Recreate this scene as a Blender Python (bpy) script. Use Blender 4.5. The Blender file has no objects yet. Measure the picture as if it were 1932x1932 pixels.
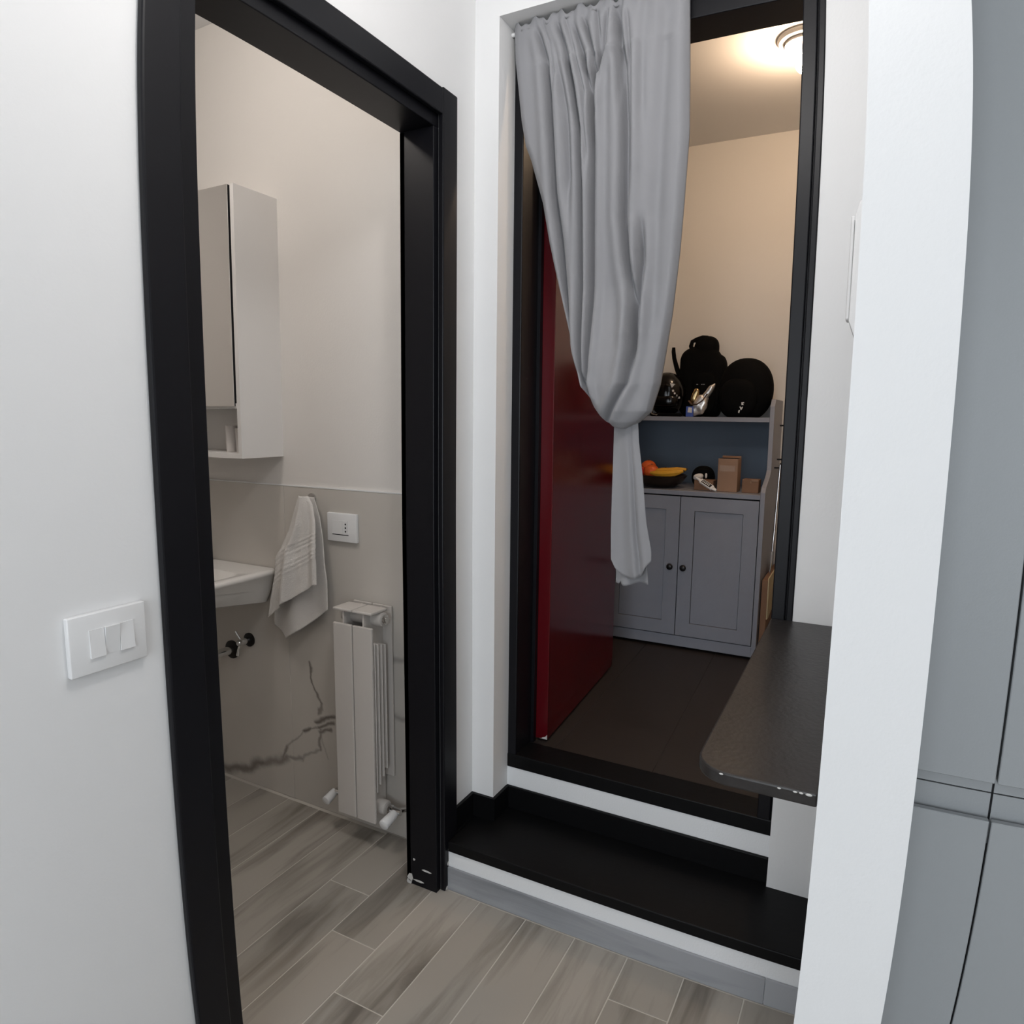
import bpy, bmesh, math, random
from mathutils import Vector, Matrix
random.seed(7)
scene = bpy.context.scene
COL = scene.collection

# ------------------------------------------------------------------ camera
CAM = (1.0296, -1.9179, 1.4005)
YAW, PITCH, ROLL = math.radians(27.6077), math.radians(-7.7238), math.radians(0.6544)
f = Vector((-math.sin(YAW)*math.cos(PITCH), math.cos(YAW)*math.cos(PITCH), math.sin(PITCH)))
r = Vector((math.cos(YAW), math.sin(YAW), 0)); u = r.cross(f)
r2 = math.cos(ROLL)*r + math.sin(ROLL)*u; u2 = -math.sin(ROLL)*r + math.cos(ROLL)*u
cd = bpy.data.cameras.new('camera'); cam = bpy.data.objects.new('camera', cd); COL.objects.link(cam)
cam.matrix_world = Matrix(((r2.x, u2.x, -f.x, CAM[0]), (r2.y, u2.y, -f.y, CAM[1]), (r2.z, u2.z, -f.z, CAM[2]), (0, 0, 0, 1)))
cd.type = 'PANO'; cd.panorama_type = 'FISHEYE_LENS_POLYNOMIAL'      # phone lens with barrel distortion
cd.sensor_width = 36; cd.sensor_height = 36; cd.sensor_fit = 'HORIZONTAL'
cd.fisheye_fov = math.pi
A = (0.7319478668, 0.0593724221, -0.2280961477, 0.0866217399)
cd.fisheye_polynomial_k0 = 0.0
cd.fisheye_polynomial_k1 = -A[0]/18; cd.fisheye_polynomial_k2 = -A[1]/18**2
cd.fisheye_polynomial_k3 = -A[2]/18**3; cd.fisheye_polynomial_k4 = -A[3]/18**4
cd.clip_start = 0.01
scene.camera = cam

# ------------------------------------------------------------------ light, exposure
scene.view_settings.view_transform = 'Standard'; scene.view_settings.look = 'None'
scene.view_settings.exposure = 0.06; scene.view_settings.gamma = 1.0; scene.view_settings.use_curve_mapping = False
w = bpy.data.worlds.new('sky'); scene.world = w; w.use_nodes = True
w.node_tree.nodes['Background'].inputs[0].default_value = (0.75, 0.87, 1.0, 1)
w.node_tree.nodes['Background'].inputs[1].default_value = 1.0
def light(name, kind, loc, power, color, rot=(0,0,0), **kw):
    l = bpy.data.lights.new(name, kind); l.energy = power; l.color = color
    for k, v in kw.items(): setattr(l, k, v)
    o = bpy.data.objects.new(name, l); COL.objects.link(o); o.location = loc; o.rotation_euler = rot
    return o
# daylight through the window in the wall behind the camera
light('window_daylight', 'AREA', (1.2, -4.25, 1.48), 43, (0.89, 0.945, 1.0), (math.radians(90), 0, 0), shape='RECTANGLE', size=1.9, size_y=1.74)
# hall ceiling lamp, bathroom ceiling lamp, warm bulb of the raised room
light('hall_lamp_light', 'POINT', (0.72, -1.15, 2.52), 15.5, (1.0, 0.965, 0.94), shadow_soft_size=0.10)
light('bath_lamp_light', 'POINT', (-0.62, -1.0, 2.58), 10.5, (1.0, 0.925, 0.85), shadow_soft_size=0.06)

# ------------------------------------------------------------------ materials
def mat(name, col, rough=0.5, metal=0.0, spec=0.5, coat=0.0, bump=0.0, bscale=200.0, noise=0.0, nscale=6.0, sheen=0.0, trans=0.0, ior=1.45):
    m = bpy.data.materials.new(name); m.use_nodes = True
    nt = m.node_tree; b = nt.nodes['Principled BSDF']
    b.inputs['Base Color'].default_value = (*col, 1); b.inputs['Roughness'].default_value = rough
    b.inputs['Metallic'].default_value = metal; b.inputs['Specular IOR Level'].default_value = spec
    b.inputs['Coat Weight'].default_value = coat; b.inputs['Sheen Weight'].default_value = sheen
    b.inputs['Transmission Weight'].default_value = trans; b.inputs['IOR'].default_value = ior
    if bump or noise:
        tc = nt.nodes.new('ShaderNodeTexCoord')
    if noise:
        n = nt.nodes.new('ShaderNodeTexNoise'); n.inputs['Scale'].default_value = nscale; n.inputs['Detail'].default_value = 4
        nt.links.new(tc.outputs['Object'], n.inputs['Vector'])
        cr = nt.nodes.new('ShaderNodeMapRange'); cr.inputs['To Min'].default_value = 1-noise; cr.inputs['To Max'].default_value = 1+noise
        nt.links.new(n.outputs['Fac'], cr.inputs['Value'])
        mx = nt.nodes.new('ShaderNodeVectorMath'); mx.operation = 'SCALE'; mx.inputs[0].default_value = col
        nt.links.new(cr.outputs['Result'], mx.inputs['Scale']); nt.links.new(mx.outputs[0], b.inputs['Base Color'])
    if bump:
        n2 = nt.nodes.new('ShaderNodeTexNoise'); n2.inputs['Scale'].default_value = bscale; n2.inputs['Detail'].default_value = 2
        nt.links.new(tc.outputs['Object'], n2.inputs['Vector'])
        bp = nt.nodes.new('ShaderNodeBump'); bp.inputs['Strength'].default_value = bump; bp.inputs['Distance'].default_value = 0.002
        nt.links.new(n2.outputs['Fac'], bp.inputs['Height']); nt.links.new(bp.outputs[0], b.inputs['Normal'])
    return m
M = {}
M['wall'] = mat('white_wall_paint', (0.80, 0.80, 0.80), 0.75, bump=0.10, bscale=140, noise=0.012, nscale=3)
M['bathwall'] = mat('bathroom_paint', (0.74, 0.71, 0.68), 0.7, bump=0.15, bscale=170)
M['roomwall'] = mat('room_paint', (0.72, 0.70, 0.67), 0.8, bump=0.06)
M['ceil'] = mat('ceiling_paint', (0.78, 0.78, 0.78), 0.85, bump=0.1)
M['black'] = mat('black_lacquer', (0.0045, 0.0045, 0.0065), 0.40, spec=0.30, bump=0.06, bscale=40)
M['blackstep'] = mat('black_painted_step', (0.0035, 0.0035, 0.004), 0.45, spec=0.2, bump=0.15, bscale=60)
M['riser'] = mat('white_riser_paint', (0.80, 0.81, 0.82), 0.55, bump=0.2)
M['slab'] = mat('black_stone_slab', (0.022, 0.019, 0.018), 0.36, spec=0.5, bump=0.35, bscale=90, noise=0.35, nscale=14)
M['chip'] = mat('bare_filler', (0.55, 0.54, 0.52), 0.8, bump=0.3)
M['grout'] = mat('grout', (0.56, 0.53, 0.48), 0.9, bump=0.2)
M['dgrout'] = mat('dark_grout', (0.075, 0.062, 0.054), 0.9, bump=0.2)
M['darktile'] = mat('dark_brown_tile', (0.030, 0.023, 0.020), 0.5, spec=0.4, bump=0.1, bscale=120, noise=0.15, nscale=5)
M['red'] = mat('red_gloss_lacquer', (0.085, 0.003, 0.006), 0.17, spec=0.36, bump=0.01, bscale=30)
M['cab'] = mat('grey_stained_wood', (0.275, 0.288, 0.335), 0.5, bump=0.2, bscale=80, noise=0.06, nscale=20)
M['cabback'] = mat('blue_grey_back_panel', (0.13, 0.17, 0.225), 0.6, bump=0.1)
M['knob'] = mat('dark_bronze_knob', (0.02, 0.018, 0.018), 0.35, metal=0.6, bump=0.05)
M['greycab'] = mat('matt_grey_front', (0.33, 0.345, 0.355), 0.42, spec=0.35, bump=0.06, bscale=300)
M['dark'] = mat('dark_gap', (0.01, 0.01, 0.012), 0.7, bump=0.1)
M['curtain'] = None
M['plastic'] = mat('white_plastic', (0.78, 0.78, 0.78), 0.35, bump=0.03)
M['plasticgrey'] = mat('light_grey_plastic', (0.45, 0.45, 0.45), 0.45, bump=0.03)
M['rad'] = mat('cream_radiator_enamel', (0.60, 0.565, 0.53), 0.4, bump=0.05)
M['ceramic'] = mat('white_ceramic', (0.78, 0.76, 0.73), 0.14, spec=0.5, bump=0.01)
M['bcab'] = mat('white_cabinet_laminate', (0.80, 0.78, 0.76), 0.4, bump=0.03)
M['mirror'] = mat('mirror', (0.94, 0.93, 0.92), 0.03, metal=1.0, bump=0.002, bscale=3)
M['chrome'] = mat('chrome', (0.75, 0.75, 0.75), 0.14, metal=1.0, bump=0.02)
M['towel'] = mat('white_terry', (0.70, 0.67, 0.64), 0.95, sheen=0.3, bump=0.9, bscale=260)
M['blackcloth'] = mat('black_nylon', (0.0022, 0.0022, 0.0024), 0.8, spec=0.12, bump=0.3, bscale=150)
M['glossblack'] = mat('gloss_black_shell', (0.003, 0.0025, 0.0025), 0.14, spec=0.4, bump=0.01, bscale=20)
M['whitemark'] = mat('white_print', (0.7, 0.69, 0.67), 0.5, bump=0.02)
M['silver'] = mat('crumpled_silver', (0.72, 0.68, 0.64), 0.25, metal=0.7, bump=0.5, bscale=60)
M['brownleather'] = mat('brown_strap', (0.09, 0.05, 0.03), 0.5, bump=0.2)
M['blue'] = mat('blue_print', (0.06, 0.11, 0.42), 0.4, bump=0.02)
M['card'] = mat('cardboard', (0.25, 0.14, 0.085), 0.85, bump=0.15, noise=0.08, nscale=12)
M['cardlight'] = mat('pale_cardboard', (0.34, 0.21, 0.14), 0.85, bump=0.15, noise=0.06, nscale=12)
M['tape'] = mat('clear_packing_tape', (0.38, 0.26, 0.19), 0.2, bump=0.2, bscale=50)
M['foam'] = mat('cream_expanding_foam', (0.62, 0.53, 0.33), 0.8, bump=0.5, bscale=70)
M['bowl'] = mat('dark_wood_bowl', (0.018, 0.010, 0.007), 0.4, bump=0.1)
M['orange'] = mat('orange_peel', (0.70, 0.12, 0.02), 0.45, bump=0.5, bscale=150, noise=0.1)
M['apple'] = mat('red_fruit_skin', (0.42, 0.03, 0.015), 0.35, bump=0.03, noise=0.2)
M['banana'] = mat('banana_peel', (0.72, 0.36, 0.03), 0.5, bump=0.1, noise=0.12, nscale=25)
M['bananatip'] = mat('banana_tip', (0.06, 0.035, 0.015), 0.7, bump=0.2)
M['glass'] = mat('clear_glass', (0.9, 0.92, 0.92), 0.03, trans=1.0, bump=0.005)
M['frost'] = mat('milky_tumbler', (0.72, 0.68, 0.66), 0.3, bump=0.02)
M['brass'] = mat('brass', (0.55, 0.40, 0.2), 0.25, metal=1.0, bump=0.02)
def emit(name, col, s):
    m = bpy.data.materials.new(name); m.use_nodes = True; nt = m.node_tree
    b = nt.nodes['Principled BSDF']; b.inputs['Base Color'].default_value = (0.9, 0.9, 0.9, 1)
    b.inputs['Emission Color'].default_value = (*col, 1); b.inputs['Emission Strength'].default_value = s
    return m
M['bulb'] = emit('lit_bulb', (1.0, 0.715, 0.475), 270)
M['lampglow'] = emit('lit_diffuser', (1.0, 0.95, 0.9), 3)

def curtain_mat():
    m = mat('grey_woven_cloth', (0.29, 0.29, 0.305), 0.85, sheen=0.15)
    nt = m.node_tree; b = nt.nodes['Principled BSDF']
    tc = nt.nodes.new('ShaderNodeTexCoord')
    bp = nt.nodes.new('ShaderNodeBump'); bp.inputs['Strength'].default_value = 0.25; bp.inputs['Distance'].default_value = 0.0008
    hs = []
    for d in ('X', 'Z'):
        wv = nt.nodes.new('ShaderNodeTexWave'); wv.bands_direction = d; wv.inputs['Scale'].default_value = 260; wv.inputs['Distortion'].default_value = 1.5
        nt.links.new(tc.outputs['Object'], wv.inputs['Vector']); hs.append(wv)
    ad = nt.nodes.new('ShaderNodeMath'); ad.operation = 'ADD'
    nt.links.new(hs[0].outputs['Fac'], ad.inputs[0]); nt.links.new(hs[1].outputs['Fac'], ad.inputs[1])
    nt.links.new(ad.outputs[0], bp.inputs['Height']); nt.links.new(bp.outputs[0], b.inputs['Normal'])
    return m
M['curtain'] = curtain_mat()

def wood_tile(name, c_dark, c_light, along='Y'):
    m = mat(name, c_light, 0.5, spec=0.35)
    nt = m.node_tree; b = nt.nodes['Principled BSDF']
    tc = nt.nodes.new('ShaderNodeTexCoord'); oi = nt.nodes.new('ShaderNodeObjectInfo')
    mp = nt.nodes.new('ShaderNodeMapping')
    sc = (22, 2.2, 22) if along == 'Y' else (2.2, 22, 22)
    mp.inputs['Scale'].default_value = sc
    cb = nt.nodes.new('ShaderNodeCombineXYZ')
    ml = nt.nodes.new('ShaderNodeMath'); ml.operation = 'MULTIPLY'; ml.inputs[1].default_value = 57.0
    nt.links.new(oi.outputs['Random'], ml.inputs[0])
    for i in range(3): nt.links.new(ml.outputs[0], cb.inputs[i])
    nt.links.new(tc.outputs['Object'], mp.inputs['Vector']); nt.links.new(cb.outputs[0], mp.inputs['Location'])
    n = nt.nodes.new('ShaderNodeTexNoise'); n.inputs['Scale'].default_value = 1.0; n.inputs['Detail'].default_value = 6; n.inputs['Roughness'].default_value = 0.6; n.inputs['Distortion'].default_value = 0.7
    nt.links.new(mp.outputs[0], n.inputs['Vector'])
    mp2 = nt.nodes.new('ShaderNodeMapping'); mp2.inputs['Scale'].default_value = (9, 1.6, 9) if along == 'Y' else (1.6, 9, 9)
    nt.links.new(tc.outputs['Object'], mp2.inputs['Vector']); nt.links.new(cb.outputs[0], mp2.inputs['Location'])
    n2 = nt.nodes.new('ShaderNodeTexNoise'); n2.inputs['Scale'].default_value = 1.0; n2.inputs['Detail'].default_value = 2
    nt.links.new(mp2.outputs[0], n2.inputs['Vector'])
    ad = nt.nodes.new('ShaderNodeMath'); ad.operation = 'MULTIPLY_ADD'; ad.inputs[1].default_value = 0.45
    nt.links.new(n.outputs['Fac'], ad.inputs[0])
    m2 = nt.nodes.new('ShaderNodeMath'); m2.operation = 'MULTIPLY'; m2.inputs[1].default_value = 0.62
    nt.links.new(n2.outputs['Fac'], m2.inputs[0]); nt.links.new(m2.outputs[0], ad.inputs[2])
    cr = nt.nodes.new('ShaderNodeValToRGB'); cr.color_ramp.elements[0].position = 0.36; cr.color_ramp.elements[1].position = 0.56
    cr.color_ramp.elements[0].color = (*c_dark, 1); cr.color_ramp.elements[1].color = (*c_light, 1)
    nt.links.new(ad.outputs[0], cr.inputs['Fac'])
    mr = nt.nodes.new('ShaderNodeMapRange'); mr.inputs['To Min'].default_value = 0.84; mr.inputs['To Max'].default_value = 1.1
    nt.links.new(oi.outputs['Random'], mr.inputs['Value'])
    vm = nt.nodes.new('ShaderNodeVectorMath'); vm.operation = 'SCALE'
    nt.links.new(cr.outputs['Color'], vm.inputs[0]); nt.links.new(mr.outputs['Result'], vm.inputs['Scale'])
    nt.links.new(vm.outputs[0], b.inputs['Base Color'])
    bp = nt.nodes.new('ShaderNodeBump'); bp.inputs['Strength'].default_value = 0.12; bp.inputs['Distance'].default_value = 0.001
    nt.links.new(n.outputs['Fac'], bp.inputs['Height']); nt.links.new(bp.outputs[0], b.inputs['Normal'])
    return m
M['plank'] = wood_tile('wood_look_floor_tile', (0.165, 0.146, 0.124), (0.365, 0.336, 0.296))
M['skirt'] = wood_tile('grey_wood_look_skirting', (0.20, 0.21, 0.225), (0.38, 0.39, 0.41), 'X')

def marble_mat(name, base, segs):
    """greige porcelain with printed veins: dark lines along given segments of the wall (world x, z)"""
    m = mat(name, base, 0.22, spec=0.5); nt = m.node_tree; b = nt.nodes['Principled BSDF']
    g = nt.nodes.new('ShaderNodeNewGeometry')
    nz = nt.nodes.new('ShaderNodeTexNoise'); nz.inputs['Scale'].default_value = 14; nz.inputs['Detail'].default_value = 4
    nt.links.new(g.outputs['Position'], nz.inputs['Vector'])
    s1 = nt.nodes.new('ShaderNodeVectorMath'); s1.operation = 'SUBTRACT'; s1.inputs[1].default_value = (0.5, 0.5, 0.5)
    nt.links.new(nz.outputs['Color'], s1.inputs[0])
    s2 = nt.nodes.new('ShaderNodeVectorMath'); s2.operation = 'SCALE'; s2.inputs['Scale'].default_value = 0.05
    nt.links.new(s1.outputs[0], s2.inputs[0])
    p0 = nt.nodes.new('ShaderNodeVectorMath'); nt.links.new(g.outputs['Position'], p0.inputs[0]); nt.links.new(s2.outputs[0], p0.inputs[1])
    flat = nt.nodes.new('ShaderNodeVectorMath'); flat.operation = 'MULTIPLY'; flat.inputs[1].default_value = (1, 0, 1)
    nt.links.new(p0.outputs[0], flat.inputs[0])
    total = None
    for (ax, az, bx_, bz, wd, st) in segs:
        a = (ax, 0, az); d = Vector((bx_-ax, 0, bz-az)); L2 = d.length_squared
        v = nt.nodes.new('ShaderNodeVectorMath'); v.operation = 'SUBTRACT'; v.inputs[1].default_value = a; nt.links.new(flat.outputs[0], v.inputs[0])
        dt = nt.nodes.new('ShaderNodeVectorMath'); dt.operation = 'DOT_PRODUCT'; dt.inputs[1].default_value = d/L2; nt.links.new(v.outputs[0], dt.inputs[0])
        cl = nt.nodes.new('ShaderNodeClamp'); nt.links.new(dt.outputs['Value'], cl.inputs['Value'])
        pr = nt.nodes.new('ShaderNodeVectorMath'); pr.operation = 'SCALE'; pr.inputs[0].default_value = d; nt.links.new(cl.outputs[0], pr.inputs['Scale'])
        ds = nt.nodes.new('ShaderNodeVectorMath'); ds.operation = 'DISTANCE'; nt.links.new(v.outputs[0], ds.inputs[0]); nt.links.new(pr.outputs[0], ds.inputs[1])
        mr = nt.nodes.new('ShaderNodeMapRange'); mr.interpolation_type = 'SMOOTHSTEP'; mr.inputs['From Min'].default_value = 0.0; mr.inputs['From Max'].default_value = wd
        mr.inputs['To Min'].default_value = st; mr.inputs['To Max'].default_value = 0.0; nt.links.new(ds.outputs['Value'], mr.inputs['Value'])
        if total is None: total = mr.outputs['Result']
        else:
            mxn = nt.nodes.new('ShaderNodeMath'); mxn.operation = 'MAXIMUM'; nt.links.new(total, mxn.inputs[0]); nt.links.new(mr.outputs['Result'], mxn.inputs[1]); total = mxn.outputs[0]
    nb = nt.nodes.new('ShaderNodeTexNoise'); nb.inputs['Scale'].default_value = 2.2; nb.inputs['Detail'].default_value = 3
    nt.links.new(g.outputs['Position'], nb.inputs['Vector'])
    c0 = nt.nodes.new('ShaderNodeMix'); c0.data_type = 'RGBA'
    c0.inputs[6].default_value = (*[c*0.82 for c in base], 1); c0.inputs[7].default_value = (*[c*1.12 for c in base], 1)
    nt.links.new(nb.outputs['Fac'], c0.inputs[0])
    mx = nt.nodes.new('ShaderNodeMix'); mx.data_type = 'RGBA'; mx.inputs[7].default_value = (0.085, 0.065, 0.055, 1)
    nt.links.new(c0.outputs[2], mx.inputs[6]); nt.links.new(total, mx.inputs[0]); nt.links.new(mx.outputs[2], b.inputs['Base Color'])
    return m
VEINS = [(-.666,.548,-.659,.465,.010,.75),(-.659,.465,-.62,.405,.009,.7),(-.62,.405,-.63,.36,.009,.6),(-.645,.33,-.57,.362,.015,.8),(-.634,.308,-.566,.336,.014,.75),
         (-.634,.288,-.577,.306,.012,.7),(-.628,.30,-.634,.23,.012,.6),(-.634,.23,-.716,.174,.009,.4),(-.634,.308,-.685,.29,.010,.5),(-.685,.29,-.711,.274,.014,.8),(-.711,.274,-.794,.196,.007,.4),
         (-.79,.20,-.827,.137,.012,.65),(-.716,.174,-.827,.15,.012,.5),(-.80,.15,-.923,.10,.03,.6),(-.923,.10,-1.04,.046,.035,.7),(-1.04,.046,-1.14,.024,.03,.7),(-.31,.62,-.2,.64,.02,.4),(-.31,.42,-.2,.44,.02,.4),(-.63,.288,-.60,.20,.006,.25)]
M['marble'] = marble_mat('greige_veined_porcelain', (0.585, 0.55, 0.505), VEINS)

# ------------------------------------------------------------------ builders (vertices given in world space)
ORG = {}
def tag(o, label=None, cat=None, group=None, kind=None):
    if label: o['label'] = label
    if cat: o['category'] = cat
    if group: o['group'] = group
    if kind: o['kind'] = kind
    return o
def empty(name, loc, label=None, cat=None, group=None, kind=None):
    o = bpy.data.objects.new(name, None); COL.objects.link(o); o.location = loc; o.empty_display_size = 0.05
    ORG[o] = Vector(loc); return tag(o, label, cat, group, kind)
def obj(name, verts, faces, m, parent=None, smooth=None, base=None):
    vs = [Vector(v) for v in verts]
    if base is None:
        xs = [v.x for v in vs]; ys = [v.y for v in vs]; zs = [v.z for v in vs]
        base = Vector(((min(xs)+max(xs))/2, (min(ys)+max(ys))/2, min(zs)))
    me = bpy.data.meshes.new(name); me.from_pydata([tuple(v-base) for v in vs], [], faces); me.materials.append(m)
    bm = bmesh.new(); bm.from_mesh(me); bmesh.ops.recalc_face_normals(bm, faces=bm.faces); bm.to_mesh(me); bm.free()
    if smooth is not None:
        me.shade_smooth()
        if smooth < 180: me.set_sharp_from_angle(angle=math.radians(smooth))
    o = bpy.data.objects.new(name, me); COL.objects.link(o); ORG[o] = base
    if parent is not None:
        o.parent = parent; o.location = base - ORG[parent]
    else: o.location = base
    return o
def boxvf(x0, x1, y0, y1, z0, z1):
    v = [(x0,y0,z0),(x1,y0,z0),(x1,y1,z0),(x0,y1,z0),(x0,y0,z1),(x1,y0,z1),(x1,y1,z1),(x0,y1,z1)]
    return v, [(0,3,2,1),(4,5,6,7),(0,1,5,4),(1,2,6,5),(2,3,7,6),(3,0,4,7)]
def bevel_vf(v, fc, wd, seg=2):
    bm = bmesh.new(); vs = [bm.verts.new(q) for q in v]
    for q in fc: bm.faces.new([vs[i] for i in q])
    bmesh.ops.recalc_face_normals(bm, faces=bm.faces)
    bmesh.ops.bevel(bm, geom=[e for e in bm.edges if e.calc_face_angle(0) > 0.4], offset=wd, segments=seg, profile=0.5, affect='EDGES', clamp_overlap=True)
    bm.verts.index_update(); V = [tuple(q.co) for q in bm.verts]; F = [tuple(q.index for q in ff.verts) for ff in bm.faces]; bm.free()
    return V, F
def box(name, x0, x1, y0, y1, z0, z1, m, parent=None, bev=0.0, seg=2):
    v, fc = boxvf(x0, x1, y0, y1, z0, z1)
    if bev: v, fc = bevel_vf(v, fc, bev, seg)
    return obj(name, v, fc, m, parent, smooth=18 if bev else None)
def merge(parts):
    V, F = [], []
    for v, fc in parts:
        n = len(V); V += list(v); F += [tuple(i+n for i in q) for q in fc]
    return V, F
def boxes(name, lst, m, parent=None):
    v, fc = merge([boxvf(*b) for b in lst]); return obj(name, v, fc, m, parent)
def prismvf(pts, axis, a, b):
    n = len(pts)
    def P(p, t): return {'x': (t, p[0], p[1]), 'y': (p[0], t, p[1]), 'z': (p[0], p[1], t)}[axis]
    v = [P(p, a) for p in pts] + [P(p, b) for p in pts]
    fc = [tuple(range(n)), tuple(range(2*n-1, n-1, -1))] + [(i, (i+1) % n, n+(i+1) % n, n+i) for i in range(n)]
    return v, fc
def prism(name, pts, axis, a, b, m, parent=None, bev=0.0, smooth=None):
    v, fc = prismvf(pts, axis, a, b)
    if bev: v, fc = bevel_vf(v, fc, bev); smooth = 18
    return obj(name, v, fc, m, parent, smooth=smooth)
def lathevf(prof, c, n=24, axis='z'):
    v, fc = [], []
    for (rr, h) in prof:
        for i in range(n):
            a = 2*math.pi*i/n; p, q = rr*math.cos(a), rr*math.sin(a)
            v.append({'z': (c[0]+p, c[1]+q, c[2]+h), 'y': (c[0]+p, c[1]+h, c[2]+q), 'x': (c[0]+h, c[1]+p, c[2]+q)}[axis])
    for j in range(len(prof)-1):
        for i in range(n): fc.append((j*n+i, j*n+(i+1) % n, (j+1)*n+(i+1) % n, (j+1)*n+i))
    fc.append(tuple(range(n))[::-1]); k = (len(prof)-1)*n; fc.append(tuple(range(k, k+n)))
    return v, fc
def lathe(name, prof, c, m, parent=None, n=24, axis='z', smooth=40):
    v, fc = lathevf(prof, c, n, axis); return obj(name, v, fc, m, parent, smooth=smooth)
def tubevf(path, rad, n=10, flat=1.0):
    P = [Vector(p) for p in path]; v, fc = [], []
    prev = None
    for i, p in enumerate(P):
        t = (P[min(i+1, len(P)-1)] - P[max(i-1, 0)]).normalized()
        if prev is None:
            ref = Vector((0, 0, 1)) if abs(t.z) < 0.9 else Vector((1, 0, 0)); a = t.cross(ref).normalized()
        else: a = (prev - t*prev.dot(t)).normalized()
        prev = a; b = t.cross(a)
        rr = rad[i] if isinstance(rad, (list, tuple)) else rad
        for k in range(n):
            an = 2*math.pi*k/n; v.append(tuple(p + a*rr*math.cos(an) + b*rr*flat*math.sin(an)))
    for j in range(len(P)-1):
        for i in range(n): fc.append((j*n+i, j*n+(i+1) % n, (j+1)*n+(i+1) % n, (j+1)*n+i))
    fc.append(tuple(range(n))[::-1]); k = (len(P)-1)*n; fc.append(tuple(range(k, k+n)))
    return v, fc
def tube(name, path, rad, m, parent=None, n=10, flat=1.0):
    v, fc = tubevf(path, rad, n, flat); return obj(name, v, fc, m, parent, smooth=50)
def blobvf(c, R, e=0.8, nu=40, nv=24, fn=None):
    def sp(x, p): return math.copysign(abs(x)**p, x)
    v, fc = [], []
    for j in range(nv+1):
        ph = -math.pi/2 + math.pi*j/nv
        for i in range(nu):
            th = 2*math.pi*i/nu
            p = Vector((sp(math.cos(ph), e)*sp(math.cos(th), e)*R[0], sp(math.cos(ph), e)*sp(math.sin(th), e)*R[1], sp(math.sin(ph), e)*R[2]))
            if fn: p = fn(p)
            v.append(tuple(Vector(c)+p))
    for j in range(nv):
        for i in range(nu): fc.append((j*nu+i, j*nu+(i+1) % nu, (j+1)*nu+(i+1) % nu, (j+1)*nu+i))
    return v, fc
def weld(v, fc, d=1e-5):
    bm = bmesh.new(); vs = [bm.verts.new(q) for q in v]
    for q in fc: bm.faces.new([vs[i] for i in q])
    bmesh.ops.remove_doubles(bm, verts=bm.verts, dist=d); bmesh.ops.dissolve_degenerate(bm, edges=bm.edges, dist=1e-7)
    bm.verts.index_update(); V = [tuple(q.co) for q in bm.verts]; F = [tuple(q.index for q in ff.verts) for ff in bm.faces]; bm.free()
    return V, F
def blob(name, c, R, m, parent=None, e=0.8, fn=None, nu=40, nv=24):
    v, fc = weld(*blobvf(c, R, e, nu, nv, fn)); return obj(name, v, fc, m, parent, smooth=180)
def interp(tab, z):
    """tab: list of (value, z) in falling z"""
    if z >= tab[0][1]: return tab[0][0]
    for (v0, z0), (v1, z1) in zip(tab, tab[1:]):
        if z >= z1:
            t = (z0-z)/(z0-z1) if z0 != z1 else 0; return v0+(v1-v0)*t
    return tab[-1][0]

# ------------------------------------------------------------------ key dimensions
T = -0.0156                       # face of the left wall
YW = -0.1864                      # bathroom far wall
YB, YF, XL, ZL = -0.1711, -0.0773, 0.0608, 2.488   # far wall, door plane in its niche, niche left side and head
ZU = 0.335                        # raised room floor
Y1 = -0.3327                      # front of the lower step
XP, XQ, YP = 1.0015, 1.1153, -0.96   # partition wall
HC = 2.75
def S(o): return tag(o, kind='structure')

# ------------------------------------------------------------------ setting: floor, walls, ceilings
fl = S(box('floor', -2.0, 3.0, -4.4, -0.05, -0.06, -0.0012, M['grout']))
X0, PW, PL = -0.1861, 0.15, 0.90
pv, pf = bevel_vf(*boxvf(-PW/2+.0017, PW/2-.0017, -PL/2+.0017, PL/2-.0017, -0.010, 0.0), 0.0006, 1)
pm = bpy.data.meshes.new('plank'); pm.from_pydata(pv, [], pf); pm.materials.append(M['plank'])
for n in range(-11, 18):
    xc = X0 + (n+0.5)*PW
    yj = -0.797 - (0.149 if n >= 1 else 0.16)*(n-1)
    if n <= -2: yj = -0.205
    if n == 4: yj = -0.338
    while yj > -0.19: yj -= PL
    while yj < -0.19 - PL: yj += PL
    y = yj + PL/2
    while y > -3.6:
        ylim = YW-0.0105 if xc < -0.15 else (-0.205 if xc < 0 else Y1-0.0105)
        if y-PL/2 > ylim-0.02: y -= PL; continue
        ytop = min(y+PL/2, ylim)
        if ytop < y+PL/2 - 1e-6:      # cut plank against the far wall
            v, fc = bevel_vf(*boxvf(xc-PW/2+.0017, xc+PW/2-.0017, y-PL/2+.0017, ytop, -0.010, 0.0), 0.0006, 1)
            obj('plank', v, fc, M['plank'], fl)
        else:
            o = bpy.data.objects.new('plank', pm); COL.objects.link(o); o.parent = fl; o.location = Vector((xc, y, 0)) - ORG[fl]
        y -= PL

# left wall with the bathroom doorway
YA, YD = -1.135, -0.345
S(boxes('wall_left', [(-0.11, T, -4.4, YA, -0.004, HC), (-0.11, T, YA, YD, 2.19, HC), (-0.11, T, YD, YB, -0.004, HC)], M['wall']))
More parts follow.
